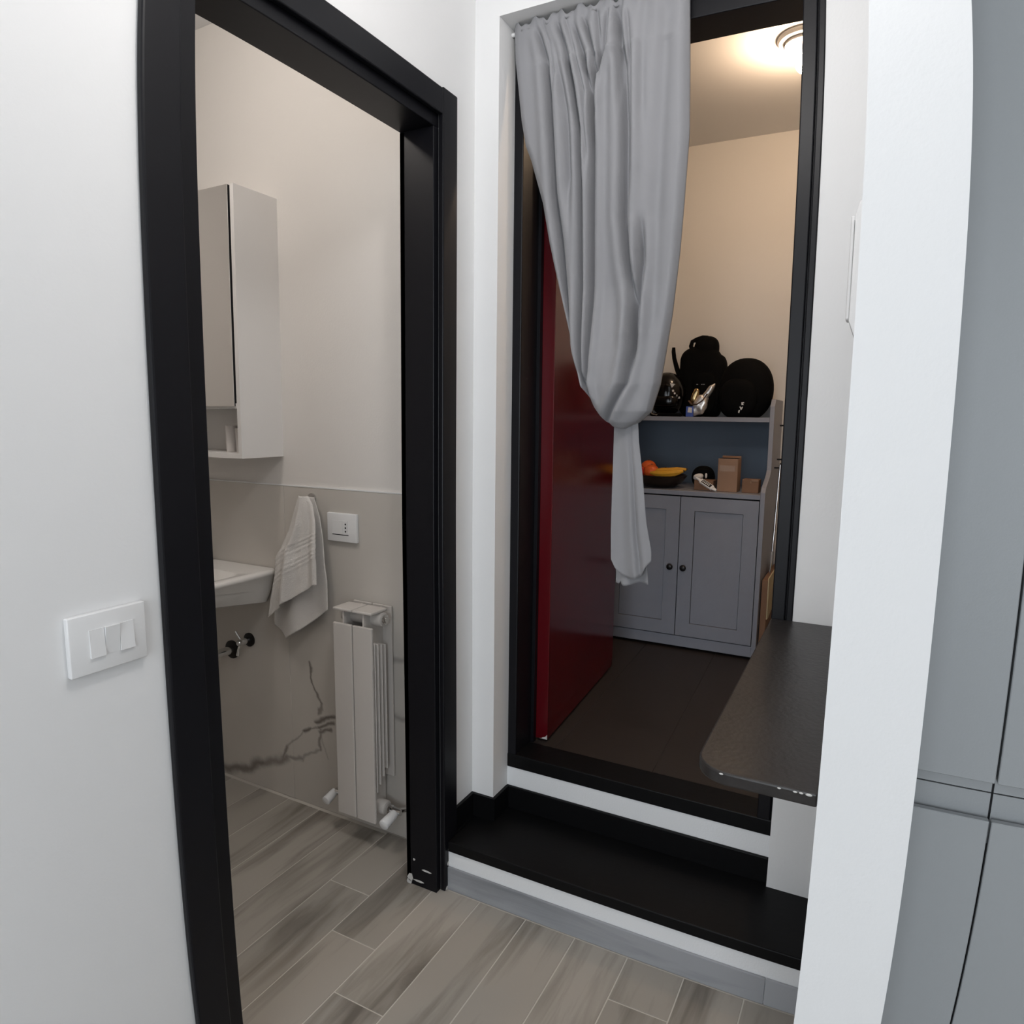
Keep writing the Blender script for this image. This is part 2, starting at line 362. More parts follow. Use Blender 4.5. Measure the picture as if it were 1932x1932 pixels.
# far wall with niche and doorway
S(boxes('wall_far', [(-0.11, XL, YB, 0.05, -0.004, HC), (XL, XP, YB, 0.05, ZL, HC), (0.8818, XP+.05, YF, 0.05, 0.1, ZL)], M['wall']))
S(box('wall_partition', XP, XQ, YP, 0.05, -0.004, HC, M['wall']))
S(box('wall_right', 3.0, 3.1, -4.4, -0.1, -0.004, HC, M['wall']))
S(box('wall_alcove', XQ, 3.1, -0.17, -0.07, -0.004, HC, M['wall']))
S(boxes('wall_behind', [(-0.11, 0.25, -4.5, -4.4, -0.004, HC), (2.15, 3.1, -4.5, -4.4, -0.004, HC), (0.25, 2.15, -4.5, -4.4, -0.004, 0.40), (0.25, 2.15, -4.5, -4.4, 2.35, HC)], M['wall']))
wn = empty('window_1', (1.2, -4.45, 0.40), kind='structure')
boxes('window_frame', [(0.25,0.31,-4.48,-4.42,0.40,2.35),(2.09,2.15,-4.48,-4.42,0.40,2.35),(0.31,2.09,-4.48,-4.42,0.40,0.46),(0.31,2.09,-4.48,-4.42,2.29,2.35),(1.17,1.23,-4.48,-4.42,0.46,2.29)], M['plastic'], wn)
box('pane', 0.31, 1.17, -4.455, -4.449, 0.46, 2.29, M['glass'], wn); box('pane', 1.23, 2.09, -4.455, -4.449, 0.46, 2.29, M['glass'], wn)
S(box('ceiling', -0.11, 3.1, -4.5, 0.05, HC, HC+0.1, M['ceil']))
# bathroom shell
bw = S(box('wall_bathroom_far', -2.0, -0.11, YW, YW+0.015, -0.004, HC, M['bathwall']))
ZT = 1.1632
for (a, b) in ((-1.5, -0.7658), (-0.7652, -0.1105)):
    box('wall_tile', a, b, YW-0.007, YW, 0.0, ZT, M['marble'], bw, bev=0.0012, seg=1)
box('tile_edge_trim', -1.5, -0.1105, YW-0.008, YW, ZT, ZT+0.004, M['plastic'], bw)
S(box('wall_bathroom_left', -2.1, -2.0, -2.3, YW+0.015, -0.004, HC, M['bathwall']))
S(box('wall_bathroom_near', -2.0, -0.11, -2.3, -2.2, -0.004, HC, M['bathwall']))
S(box('ceiling_bathroom', -2.1, -0.11, -2.3, YW+0.015, HC, HC+0.1, M['ceil']))
# raised room shell
rf = S(box('floor_room', -0.5, 1.5, 0.0, 1.78, 0.2, ZU-0.003, M['dgrout']))
ang = math.radians(2.6); ca, sa = math.cos(ang), math.sin(ang)
tv, tf = bevel_vf(*boxvf(-0.162+.0011, 0.162-.0011, -0.65+.001, 0.65-.001, -0.010, 0.0), 0.001, 1)
tm = bpy.data.meshes.new('tile'); tm.from_pydata(tv, [], tf); tm.materials.append(M['darktile'])
for i in range(-2, 4):
    xa, ya, L = 0.182 + 0.324*(i+0.5), 0.047, 1.30
    for k in range(0, 1):
        o = bpy.data.objects.new('floor_tile', tm); COL.objects.link(o); o.parent = rf
        q = Vector((xa - sa*0.62, ya + 0.62, ZU)); o.location = q - ORG[rf]; o.rotation_euler = (0, 0, ang)
S(box('wall_room_far', -0.5, 1.5, 1.68, 1.78, 0.2, 2.76, M['roomwall']))
S(box('wall_room_left', -0.6, -0.5, 0.05, 1.78, 0.2, 2.76, M['roomwall']))
S(box('wall_room_right', 1.5, 1.6, 0.05, 1.78, 0.2, 2.76, M['roomwall']))
S(boxes('wall_room_near', [(-0.5, -0.11, 0.045, 0.05, 0.2, 2.76), (XQ-.02, 1.5, 0.045, 0.05, 0.2, 2.76)], M['roomwall']))
S(box('ceiling_room', -0.6, 1.6, 0.05, 1.78, 2.76, 2.86, M['ceil']))

# ------------------------------------------------------------------ the two steps
ZT1 = 0.155
st = empty('stair_step', (0.5, Y1, 0), kind='structure')
box('riser', 0.0, XP, Y1, YF+0.03, -0.004, 0.1224, M['riser'], st)
box('tread', 0.0, XP, Y1-0.004, YF+0.02, 0.1224, ZT1, M['blackstep'], st, bev=0.003)
box('tread', T, 0.0, -0.2840, YF, 0.10, ZT1, M['blackstep'], st)
for a, b in ((0.0005, 0.9078), (0.9092, XP-.0005)):
    box('skirting_tile', a, b, Y1-0.007, Y1, 0.0, 0.0741, M['skirt'], st, bev=0.001, seg=1)
st2 = empty('stair_step', (0.47, YF, ZT1), kind='structure')
box('riser', XL, 0.8818, YF, YF+0.12, ZT1-0.03, 0.2925, M['riser'], st2)
ZB = 0.2297
tb = empty('baseboard_step', (0.3, YB, ZT1), kind='structure')
box('skirting_board', T, T+0.010, -0.2840, YB-0.010, ZT1, ZB, M['blackstep'], tb)
box('skirting_board', T, XL+0.010, YB-0.010, YB, ZT1, ZB, M['blackstep'], tb)
box('skirting_board', XL, XL+0.010, YB, YF-0.010, ZT1, ZB, M['blackstep'], tb)
box('skirting_board', XL, 0.868, YF-0.010, YF, ZT1, ZB, M['blackstep'], tb, bev=0.002)
S(box('wall_pier', 0.869, XP, YF-0.022, YF, ZT1, 0.876, M['wall']))

# ------------------------------------------------------------------ door 1: black bathroom door frame
d1 = empty('door_1', (-0.06, -0.73, 0), kind='structure')
CO, CI = -1.2005, -1.128      # near casing edges
LI, LJ = -1.0862, -0.3714     # lining faces
box('casing', T, 0.0, CO, CI, 0.0, 2.246, M['black'], d1, bev=0.004)
cas = box('casing', T, 0.0, -0.3532, -0.2847, 0.0, 2.243, M['black'], d1, bev=0.003)
box('head_casing', T, -0.001, CI, -0.3532, 2.175, 2.240, M['black'], d1, bev=0.003)
box('jamb', -0.1258, -0.018, LI-0.046, LI, 0.0, 2.1445, M['black'], d1, bev=0.002)
lj = box('jamb', -0.1258, -0.018, LJ, LJ+0.024, 0.0, 2.1445, M['black'], d1, bev=0.002)
box('head_lining', -0.1258, -0.018, LI-0.046, LJ+0.024, 2.1445, 2.188, M['black'], d1, bev=0.002)
box('casing_back', -0.124, -0.1105, LJ, -0.29, 0.0, 2.2, M['black'], d1)
# worn spots at the foot of the far jamb
for (xx, zz, wx, wz) in ((-.098,.085,.006,.005),(-.052,.060,.022,.004),(-.112,.020,.014,.018),(-.082,.018,.022,.004),(-.118,.006,.012,.012)):
    pts = [(xx+wx*math.cos(k*1.05)*(0.6+0.4*random.random()), zz+wz*math.sin(k*1.05)*(0.6+0.4*random.random())) for k in range(6)]
    prism('paint_chip', pts, 'y', LJ-0.0012, LJ+0.001, M['chip'], lj)
for (yy, zz, wx, wz) in ((-.340,.004,.010,.010),(-.331,.100,.004,.010),(-.335,.083,.006,.008),(-.333,.128,.003,.008)):
    pts = [(yy+wx*math.cos(k*1.05)*(0.6+0.4*random.random()), max(0.0, zz+wz*math.sin(k*1.05)*(0.6+0.4*random.random()))) for k in range(6)]
    prism('paint_chip', pts, 'x', -0.001, 0.0012, M['chip'], cas)

# ------------------------------------------------------------------ door 2: black frame of the raised room with red leaf
d2 = empty('door_2', (0.46, 0.0, 0.2925), kind='structure')
box('jamb', XL, 0.090, YF, 0.045, 0.30, ZL, M['black'], d2, bev=0.003)
box('hinge_stile', XL, 0.101, 0.030, 0.048, 0.336, ZL, M['black'], d2)
box('jamb', 0.829, 0.8625, YF, 0.045, 0.30, ZL, M['black'], d2, bev=0.003)
box('casing', 0.8655, 0.8818, YF-0.004, 0.045, 0.2925, ZL, M['black'], d2, bev=0.003)
box('rebate', 0.8625, 0.8655, YF+0.012, 0.045, 0.2925, ZL, M['black'], d2)
box('head_jamb', 0.090, 0.829, YF, 0.045, 2.410, ZL, M['black'], d2, bev=0.003)
box('threshold', XL, 0.876, YF-0.003, 0.026, 0.2925, 0.338, M['blackstep'], d2, bev=0.003)
aL = math.radians(3.66); dr = Vector((-math.sin(aL), math.cos(aL), 0)); nr = Vector((math.cos(aL), math.sin(aL), 0))
Aq = Vector((0.141, 0.052, 0)); Bq = Aq + dr*0.78
cn = [Aq, Bq, Bq-nr*0.042, Aq-nr*0.042]
leaf = prism('door_leaf', [(q.x, q.y) for q in cn], 'z', 0.345, 2.40, M['red'], d2, bev=0.002)
leaf['label'] = 'glossy dark red door leaf opened inwards'
box('hinge', 0.090, 0.1005, 0.046, 0.054, 0.62, 0.71, M['black'], d2); box('hinge', 0.090, 0.1005, 0.046, 0.054, 2.0, 2.09, M['black'], d2)
pts = [(0.112, 0.3455), (0.1405, 0.3455), (0.1405, 0.362), (0.134, 0.354)]
prism('paint_chip', pts, 'y', 0.0508, 0.0525, M['chip'], leaf)

# ------------------------------------------------------------------ narrow black shelf along the partition
sp = []
R = 0.055; xs, ys = 0.829, -0.951
for k in range(9):
    a = math.pi + k*math.pi/16; sp.append((xs+R+R*math.cos(a), ys+R+R*math.sin(a)))
sp += [(XP, ys), (XP, YF-.0005), (xs, YF-.0005)]
sh = empty('counter_shelf', (0.915, -0.5, 0.8765), 'narrow black stone counter with rounded corner along the white partition', 'counter')
prism('counter_top', sp, 'z', 0.8765, 0.8967, M['slab'], sh, bev=0.003)
for (cx_, cy_, s_) in ((0.951,-.952,.0035),(0.972,-.952,.004),(0.980,-.952,.004),(0.990,-.952,.006),(0.871,-.950,.004)):
    v, fc = blobvf((cx_, cy_, 0.894), (s_*0.8, 0.0012, s_*0.35), 1.0, 8, 5); obj('edge_chip', *weld(v, fc), M['chip'], sh, smooth=180)
boxes('bracket', [(0.86, XP, -0.30, -0.27, 0.868, 0.8765), (0.985, XP, -0.30, -0.27, 0.78, 0.8765)], M['black'], sh)
boxes('bracket', [(0.86, XP, -0.70, -0.67, 0.868, 0.8765), (0.985, XP, -0.70, -0.67, 0.78, 0.8765)], M['black'], sh)

# ------------------------------------------------------------------ tall grey kitchen units right of the partition
YG = -0.80
def tall_unit(x0, x1, label):
    t = empty('tall_unit', ((x0+x1)/2, YG+0.3, 0), label, 'cabinet', 'grey handleless tall units')
    box('carcass', x0, x1, YG+0.024, -0.175, 0.0, 2.55, M['dark'], t)
    g = 0.0016
    box('upper_door', x0+g, x1-g, YG, YG+0.018, 0.8935, 2.54, M['greycab'], t, bev=0.0012, seg=1)
    box('lower_door', x0+g, x1-g, YG, YG+0.012, 0.09, 0.834, M['greycab'], t, bev=0.0012, seg=1)
    box('grip_channel', x0+g, x1-g, YG+0.019, YG+0.022, 0.8717, 0.897, M['greycab'], t)
    box('grip_channel', x0+g, x1-g, YG+0.019, YG+0.022, 0.79, 0.8695, M['greycab'], t)
    box('plinth', x0, x1, YG+0.045, YG+0.06, 0.0, 0.085, M['greycab'], t)
    return t
tall_unit(XQ+0.001, 1.2315, 'narrow grey handleless unit filling the gap right beside the white partition')
tall_unit(1.2315, 1.83, 'wide grey handleless unit at the right edge of the photo')

# ------------------------------------------------------------------ light switch on the left wall
sw = empty('light_switch', (T, -1.298, 1.0), 'white three-module light switch on the wall left of the bathroom door', 'switch')
def bevbox_vf(x0, x1, y0, y1, z0, z1, wd, seg=3): return bevel_vf(*boxvf(x0, x1, y0, y1, z0, z1), wd, seg)
obj('cover_plate', *bevbox_vf(T, T+0.011, -1.3615, -1.2345, 1.005, 1.100, 0.003), M['plastic'], sw, smooth=18)
yy0, yy1 = -1.3305, -1.2575
for k in range(3):
    a, b = yy0 + (yy1-yy0)*k/3, yy0 + (yy1-yy0)*(k+1)/3
    d0, d1_ = (0.0145, 0.0125) if k != 1 else (0.0115, 0.0165)
    v = [(T+0.01, a+.0004, 1.030), (T+d0, a+.0004, 1.030), (T+d1_, a+.0004, 1.0745), (T+0.01, a+.0004, 1.0745)]
    v += [(p[0], b-.0004, p[2]) for p in v]
    obj('rocker', v, [(0,1,2,3),(7,6,5,4),(0,4,5,1),(1,5,6,2),(2,6,7,3),(3,7,4,0)], M['plastic'], sw)

# ------------------------------------------------------------------ intercom on the partition's niche side
ic = empty('intercom', (XP, -0.36, 1.567), 'slim white intercom handset seen edge-on on the partition', 'intercom')
pr = [(XP, 1.567), (XP-0.016, 1.567), (XP-0.028, 1.600), (XP-0.027, 1.800), (XP-0.020, 1.825), (XP-0.008, 1.829), (XP, 1.829)]
obj('body', *bevel_vf(*prismvf([(p[0], p[1]) for p in pr], 'y', -0.40, -0.315), 0.002), M['plastic'], ic, smooth=18)
obj('handset', *bevel_vf(*boxvf(XP-0.034, XP-0.026, -0.395, -0.35, 1.602, 1.80), 0.003), M['plastic'], ic, smooth=18)
box('seam', XP-0.0283, XP-0.0275, -0.4004, -0.32, 1.604, 1.79, M['plasticgrey'], ic)
box('wall_plate', XP-0.004, XP, -0.405, -0.31, 1.572, 1.826, M['plasticgrey'], ic)

# ------------------------------------------------------------------ curtain
CLt = [(0.0704,2.4699),(0.0738,2.4005),(0.084,2.322),(0.0955,2.2321),(0.1095,2.1631),(0.1275,2.1206),(0.1655,2.0017),(0.1886,1.8894),(0.213,1.7969),(0.2417,1.6877),(0.266,1.5918),(0.2975,1.49),(0.3395,1.4357),(0.373,1.3956),(0.3993,1.3816),(0.4296,1.378)]
CRt = [(0.5620,2.4699),(0.5628,2.4366),(0.5645,2.3592),(0.5678,2.2442),(0.5706,2.1194),(0.5634,1.9516),(0.5571,1.8314),(0.5436,1.6775),(0.5311,1.5836),(0.5179,1.4949),(0.4969,1.4242),(0.4633,1.3942),(0.4296,1.378)]
CRE = [  # (x, z) polylines of the creases, depth, width
 ([(0.1498,2.4607),(0.1816,2.3675),(0.1976,2.182),(0.2105,2.0058),(0.2304,1.8879),(0.2536,1.6906),(0.2616,1.6123)], .026, .010),
 ([(0.213,2.457),(0.2326,2.4018),(0.2611,2.2828),(0.2819,2.1676),(0.2905,1.9954),(0.2975,1.7647),(0.303,1.5271),(0.3234,1.4574)], .026, .008),
 ([(0.261,2.4404),(0.2964,2.3324),(0.3203,2.2055),(0.3226,1.9913),(0.3283,1.7034),(0.3225,1.4965),(0.3363,1.4386)], .024, .008),
 ([(0.2885,2.45),(0.3215,2.3487),(0.3192,2.2527),(0.318,2.18)], .022, .006),
 ([(0.3563,2.46),(0.345,2.3503),(0.3226,2.2989)], .022, .008),
 ([(0.3794,2.46),(0.401,2.3108),(0.4083,2.1463),(0.4119,1.9248),(0.4269,1.8111),(0.4479,1.6964),(0.4531,1.6233)], .030, .011),
 ([(0.4063,2.4508),(0.4174,2.335),(0.4211,2.198),(0.424,2.05)], .016, .008),
 ([(0.4591,1.9301),(0.4631,1.808),(0.4581,1.6958),(0.4515,1.5832),(0.4365,1.4956),(0.3836,1.4001)], .028, .010),
 ([(0.5212,2.4462),(0.5081,2.3689),(0.5035,2.1923),(0.4983,1.9334),(0.4906,1.6668),(0.4637,1.4744)], .010, .022),
 ([(0.183,2.465),(0.215,2.36),(0.245,2.22),(0.255,2.05)], .012, .012),
 ([(0.235,2.465),(0.262,2.38),(0.295,2.26),(0.305,2.1)], .012, .006),
 ([(0.325,2.468),(0.333,2.40),(0.336,2.33)], .014, .006),
 ([(0.166,2.47),(0.190,2.41),(0.205,2.33)], .010, .006),
 ([(0.395,2.47),(0.385,2.40),(0.392,2.28)], .012, .006),
 ([(0.455,2.47),(0.450,2.36),(0.452,2.20)], .005, .012),
]
YC0 = -0.118
ctn = empty('curtain', (0.32, YC0, 0.94), 'grey curtain tied up in a knot, hanging in the doorway niche', 'curtain')
NZ, NX = 230, 240
zt, zb_ = 2.4800, 1.3785
V, F = [], []
def crease(x, z):
    d = 0.0
    for pl, dep, wd in CRE:
        z0, z1 = pl[0][1], pl[-1][1]
        if z > z0+0.01 or z < z1-0.12: continue
        xc = interp(pl, z)
        fade = 1.0
        if z < z1: fade = (1-(z1-z)/0.12)**2
        if z > z0-0.02: fade *= max(0.0, (z0+0.01-z)/0.03)
        if z0 < 2.2: fade *= min(1.0, max(0.0, (z0+0.01-z)/0.10))
        if zt - z < 0.12: dd = 0.6
        else: dd = 1.0
        q = (x-xc)/wd
        d += 1.45*dep*dd*fade*(math.exp(-q*q*1.3) - 0.30*math.exp(-((q-2.4)/1.5)**2) - 0.30*math.exp(-((q+2.4)/1.5)**2))
    return d
for j in range(NZ+1):
    s = j/NZ; z = zt + (zb_-zt)*(1-(1-s)**1.25)
    xl, xr = interp(CLt, z), interp(CRt, z)
    low = max(0.0, min(1.0, (1.75-z)/0.35))
    for i in range(NX+1):
        t_ = i/NX; x = xl + (xr-xl)*t_
        edge = max(0.0, 1-(2*t_-1)**2)
        narrow = min(1.0, (xr-xl)/0.25)
        y = YC0 - (0.010 + 0.055*low*narrow)*edge**0.6
        y += crease(x, z)*min(1, edge*5)*(0.35+0.65*narrow)
        y += 0.004*math.sin(x*150+z*3)*max(0, min(1, (z-2.28)/0.15))*edge
        # gathered heading ruffle
        zz = z
        if s < 0.012: zz = z + 0.007*math.sin(x*95) + 0.004*math.sin(x*230)
        # edges roll back
        e_ = min(t_, 1-t_)
        if e_ < 0.05: y += 0.020*(1-e_/0.05)**2
        V.append((x, min(y, YF-0.012), zz))
for j in range(NZ):
    for i in range(NX): a = j*(NX+1)+i; F.append((a, a+1, a+NX+2, a+NX+1))
body = obj('drape', V, F, M['curtain'], ctn, smooth=180)
sm = body.modifiers.new('thickness', 'SOLIDIFY'); sm.thickness = 0.0018; sm.offset = 0
# back flap of the knot and the hanging tail
def sheet(name, left, right, zt_, zb2, y0, fn, parent, nz=60, nx=60, m=None, bottom=None):
    V, F = [], []
    for j in range(nz+1):
        z = zt_ + (zb2-zt_)*j/nz; xl, xr = interp(left, z), interp(right, z)
        for i in range(nx+1):
            t_ = i/nx; x = xl+(xr-xl)*t_; q = z
            if bottom: q = zt_ + (bottom(t_)-zt_)*j/nz
            V.append((x, y0+fn(t_, z), q))
    for j in range(nz):
        for i in range(nx): a = j*(nx+1)+i; F.append((a, a+1, a+nx+2, a+nx+1))
    o = obj(name, V, F, m or M['curtain'], parent, smooth=180)
    s_ = o.modifiers.new('thickness', 'SOLIDIFY'); s_.thickness = 0.0018; s_.offset = 0
    return o
TL = [(0.397,1.47),(0.3931,1.3887),(0.393,1.206),(0.3935,1.0713),(0.3964,0.989),(0.4092,0.963)]
TR = [(0.455,1.47),(0.46,1.3985),(0.4652,1.3286),(0.4807,1.2243),(0.4975,1.0805),(0.5145,0.9943),(0.5145,0.96)]
def tailfold(t_, z):
    k = max(0.25, min(1, (1.42-z)/0.3))
    return -0.012*math.sin(math.pi*t_) - 0.010*k*math.cos(7.2*t_+0.8) + 0.018*k*math.exp(-((t_-0.70)/0.07)**2) - 0.016*k*max(0, t_-0.78)/0.22
sheet('tail', TL, TR, 1.46, 0.963, -0.100, tailfold, ctn, bottom=lambda t_: 0.989 - 0.026*math.sin(math.pi*min(1, t_*1.15)) + (0.030*max(0, t_-0.75)/0.25))
TL2 = [(0.40,1.3),(0.4064,0.93)]; TR2 = [(0.46,1.3),(0.5053,0.93)]
sheet('tail_lining', TL2, TR2, 1.30, 0.94, -0.090, lambda t_, z: 0.006*math.cos(9*t_), ctn, bottom=lambda t_: 0.9435 - 0.006*math.sin(6*t_) + 0.010*math.exp(-((t_-0.16)/0.04)**2) + .004*t_)
tube('curtain_rod', [(XL, -0.095, 2.472), (0.55, -0.095, 2.472), (XP, -0.095, 2.472)], 0.006, M['plastic'], None)
rod = bpy.data.objects['curtain_rod']; tag(rod, 'thin white tension rod across the head of the curtained niche', 'curtain rod')

# ------------------------------------------------------------------ bathroom: mirror cabinet
XM, YM0 = -0.767, YW-0.178
mc = empty('mirror_cabinet', (-1.07, YM0+0.09, 1.264), 'white bathroom mirror cabinet with open lower niche above the washbasin', 'cabinet')
XMl = -1.37
boxes('body', [(XM-0.016, XM, YM0, YW, 1.264, 2.115), (XMl, XMl+0.016, YM0, YW, 1.264, 2.115), (XMl+.016, XM-.016, YM0+.016, YW, 2.099, 2.115),
               (XMl+.016, XM-.016, YM0, YW, 1.264, 1.280), (XMl+.016, XM-.016, YM0, YW, 1.425, 1.441), (XMl+.016, XM-.016, YW-0.006, YW, 1.280, 2.099)], M['bcab'], mc)
dmc = box('mirror_door', XMl+0.002, XM-0.021, YM0-0.004, YM0+0.014, 1.432, 2.113, M['dark'], mc)
box('mirror_glass', XMl+0.002, XM-0.0212, YM0-0.006, YM0-0.004, 1.4315, 2.1135, M['mirror'], mc)
box('shadow_gap', XM-0.021, XM-0.016, YM0+0.004, YM0+0.014, 1.441, 2.113, M['dark'], mc)
for (gx, gy, h) in ((-0.905, YW-0.10, 0.088), (-0.862, YW-0.095, 0.080)):
    g = lathe('tumbler', [(0.017,0),(0.018,0.003),(0.021,h),(0.019,h),(0.016,0.006)], (gx, gy, 1.2802), M['frost'])
    tag(g, 'milky tumbler in the mirror cabinet niche, ' + ('left of the pair' if gx < -0.89 else 'right of the pair'), 'tumbler', 'tumblers in the cabinet niche')

# ------------------------------------------------------------------ washbasin
wb = empty('washbasin', (-1.12, -0.42, 0.74), 'white ceramic wall-hung washbasin under the mirror cabinet', 'washbasin')
def rrect(x0, x1, y0, y1, rad, n=6):
    P = []
    for (cx_, cy_, a0) in ((x1-rad, y0+rad, -90), (x1-rad, y1-rad, 0), (x0+rad, y1-rad, 90), (x0+rad, y0+rad, 180)):
        for k in range(n+1):
            a = math.radians(a0+90*k/n); P.append((cx_+rad*math.cos(a), cy_+rad*math.sin(a)))
    return P
bx0, bx1, by0, by1 = -1.44, -0.800, YW-0.46, YW-0.0075
rings = []
def ring(x0, x1, y0, y1, rad, z): rings.append([(p[0], p[1], z(p) if callable(z) else z) for p in rrect(x0, x1, y0, y1, rad)])
und = lambda p: 0.742 + 0.16*max(0, (YW-p[1]))*0.9
ring(bx0+.22, bx1-.20, by0+.16, by1-.14, .05, 0.735)
ring(bx0+.05, bx1-.035, by0+.05, by1-.0, .05, und)
ring(bx0+.02, bx1-.012, by0+.02, by1-.0, .045, lambda p: und(p)+0.05)
ring(bx0+.006, bx1-.005, by0+.006, by1, .03, 0.846)
ring(bx0, bx1, by0, by1, .028, 0.851)
ring(bx0, bx1, by0, by1, .028, 0.860)
ring(bx0+.006, bx1-.006, by0+.006, by1-.004, .024, 0.866)
ring(bx0+.05, bx1-.055, by0+.03, by1-.11, .05, 0.862)
ring(bx0+.07, bx1-.085, by0+.05, by1-.13, .06, 0.825)
ring(bx0+.12, bx1-.14, by0+.10, by1-.17, .06, 0.775)
ring(bx0+.22, bx1-.25, by0+.18, by1-.22, .03, 0.765)
n_ = len(rings[0]); V = [p for q in rings for p in q]; F = []
for j in range(len(rings)-1):
    for i in range(n_): F.append((j*n_+i, j*n_+(i+1) % n_, (j+1)*n_+(i+1) % n_, (j+1)*n_+i))
F.append(tuple(range(n_))[::-1]); k = (len(rings)-1)*n_; F.append(tuple(range(k, k+n_)))
obj('basin', V, F, M['ceramic'], wb, smooth=50)
lathe('tap_body', [(0.024,0),(0.024,0.01),(0.019,0.015),(0.019,0.10),(0.0,0.105)], (-1.12, YW-0.06, 0.864), M['chrome'], wb, 20)
tube('tap_spout', [(-1.12,YW-0.06,0.94),(-1.12,YW-0.11,0.955),(-1.12,YW-0.17,0.945),(-1.12,YW-0.175,0.93)], 0.010, M['chrome'], wb)
# stop valve and drain pipe on the tiled wall below
sv = empty('stop_valve', (-0.965, YW-0.03, 0.53), 'small chrome stop valve on the tiled wall below the washbasin', 'valve')
lathe('rosette', [(0.026,0),(0.026,-0.006),(0.012,-0.010)], (-0.965, YW-0.007, 0.579), M['knob'], sv, 20, 'y')
lathe('valve_body', [(0.010,0),(0.012,-0.02),(0.012,-0.045),(0.009,-0.05)], (-0.965, YW-0.013, 0.579), M['chrome'], sv, 16, 'y')
tube('handle', [(-0.968,YW-0.05,0.572),(-0.972,YW-0.055,0.552),(-0.974,YW-0.057,0.530)], [0.004,0.005,0.007], M['chrome'], sv)
tube('hose_nut', [(-0.972,YW-0.045,0.588),(-0.984,YW-0.048,0.606),(-0.990,YW-0.050,0.618)], 0.0045, M['chrome'], sv)
dp = empty('drain_pipe', (-1.07, YW-0.03, 0.5), 'chrome drain pipe entering the tiled wall below the washbasin', 'pipe')
lathe('rosette', [(0.035,0),(0.035,-0.006),(0.02,-0.010)], (-1.06, YW-0.007, 0.525), M['knob'], dp, 24, 'y')
tube('pipe', [(-1.06,YW-0.012,0.525),(-1.06,YW-0.12,0.525),(-1.075,YW-0.15,0.535),(-1.10,YW-0.17,0.60),(-1.10,YW-0.20,0.735)], 0.016, M['chrome'], dp, 14)

# ------------------------------------------------------------------ towel on hook
hk = empty('towel_hook', (-0.632, YW-0.03, 1.12), 'small chrome wall hook holding the white towel', 'hook')
lathe('hook_plate', [(0.018,0),(0.018,-0.004)], (-0.632, YW-0.007, 1.128), M['chrome'], hk, 16, 'y')
tube('hook_arm', [(-0.632,YW-0.010,1.128),(-0.632,YW-0.04,1.124),(-0.632,YW-0.055,1.132)], 0.005, M['chrome'], hk)
tw = empty('hand_towel', (-0.66, YW-0.05, 0.63), 'white hand towel hanging from a hook between basin and socket', 'towel')
TWL = [(-0.642,1.141),(-0.650,1.125),(-0.6913,1.0216),(-0.7316,0.9541),(-0.7558,0.924),(-0.7642,0.8579),(-0.7894,0.7698),(-0.809,0.68)]
TWR = [(-0.600,1.141),(-0.5950,1.130),(-0.5805,1.1014),(-0.5651,1.0149),(-0.5615,0.9267),(-0.5575,0.80)]
YT0 = YW-0.058
def towelfold(t_, z):
    k = min(1, (1.145-z)/0.30)
    y = -0.030*math.sin(math.pi*t_)**0.8*(0.5+0.5*k) - 0.013*k*math.cos(2*math.pi*(1.9*t_+0.15)) - 0.006*k*math.cos(2*math.pi*(3.7*t_+0.4))
    for zz in (0.945, 0.925, 0.905, 0.870, 0.850, 0.830):
        y -= 0.0022*math.exp(-((z-zz-0.02*(t_-.5))/0.004)**2)
    return y
sheet('front_flap', TWL, TWR, 1.141, 0.70, YT0, towelfold, tw, 90, 60, M['towel'], bottom=lambda t_: 0.702 + (0.852-0.702)*min(1.0, t_/0.96)**0.95)
BL = [(-0.648,1.135),(-0.70,1.0),(-0.755,0.90),(-0.785,0.78),(-0.806,0.70),(-0.809,0.66)]
BR = [(-0.600,1.135),(-0.575,1.05),(-0.560,0.95),(-0.554,0.85),(-0.545,0.762),(-0.545,0.62)]
def towelfold2(t_, z):
    k = min(1, (1.145-z)/0.30)
    return -0.020*math.sin(math.pi*t_)*k - 0.010*k*math.cos(2*math.pi*(1.6*t_+0.3))
def tb2(t_):
    pts_ = [(0,0.664),(0.13,0.650),(0.26,0.632),(0.55,0.675),(1.0,0.762)]
    for (a, b), (c, d) in zip(pts_, pts_[1:]):
        if t_ <= c: return b+(d-b)*(t_-a)/(c-a)
    return 0.762
sheet('back_flap', BL, BR, 1.135, 0.63, YW-0.032, towelfold2, tw, 90, 50, M['towel'], bottom=tb2)

# ------------------------------------------------------------------ socket in the bathroom
so = empty('wall_socket', (-0.495, YW-0.01, 0.99), 'white wall socket on the bathroom tiles above the radiator', 'socket')
obj('cover_plate', *bevbox_vf(-0.558, -0.432, YW-0.019, YW-0.007, 0.993, 1.088, 0.003), M['plastic'], so, smooth=18)
box('module', -0.535, -0.490, YW-0.0205, YW-0.018, 1.018, 1.064, M['plastic'], so, bev=0.001)
box('module', -0.489, -0.466, YW-0.0205, YW-0.018, 1.018, 1.064, M['plastic'], so, bev=0.001)
for zz in (1.029, 1.041, 1.053): lathe('pin_hole', [(0.0030,0),(0.0030,-0.0012)], (-0.477, YW-0.0200, zz), M['dark'], so, 10, 'y')
box('module_shadow', -0.535, -0.466, YW-0.0195, YW-0.018, 1.0155, 1.018, M['dark'], so)

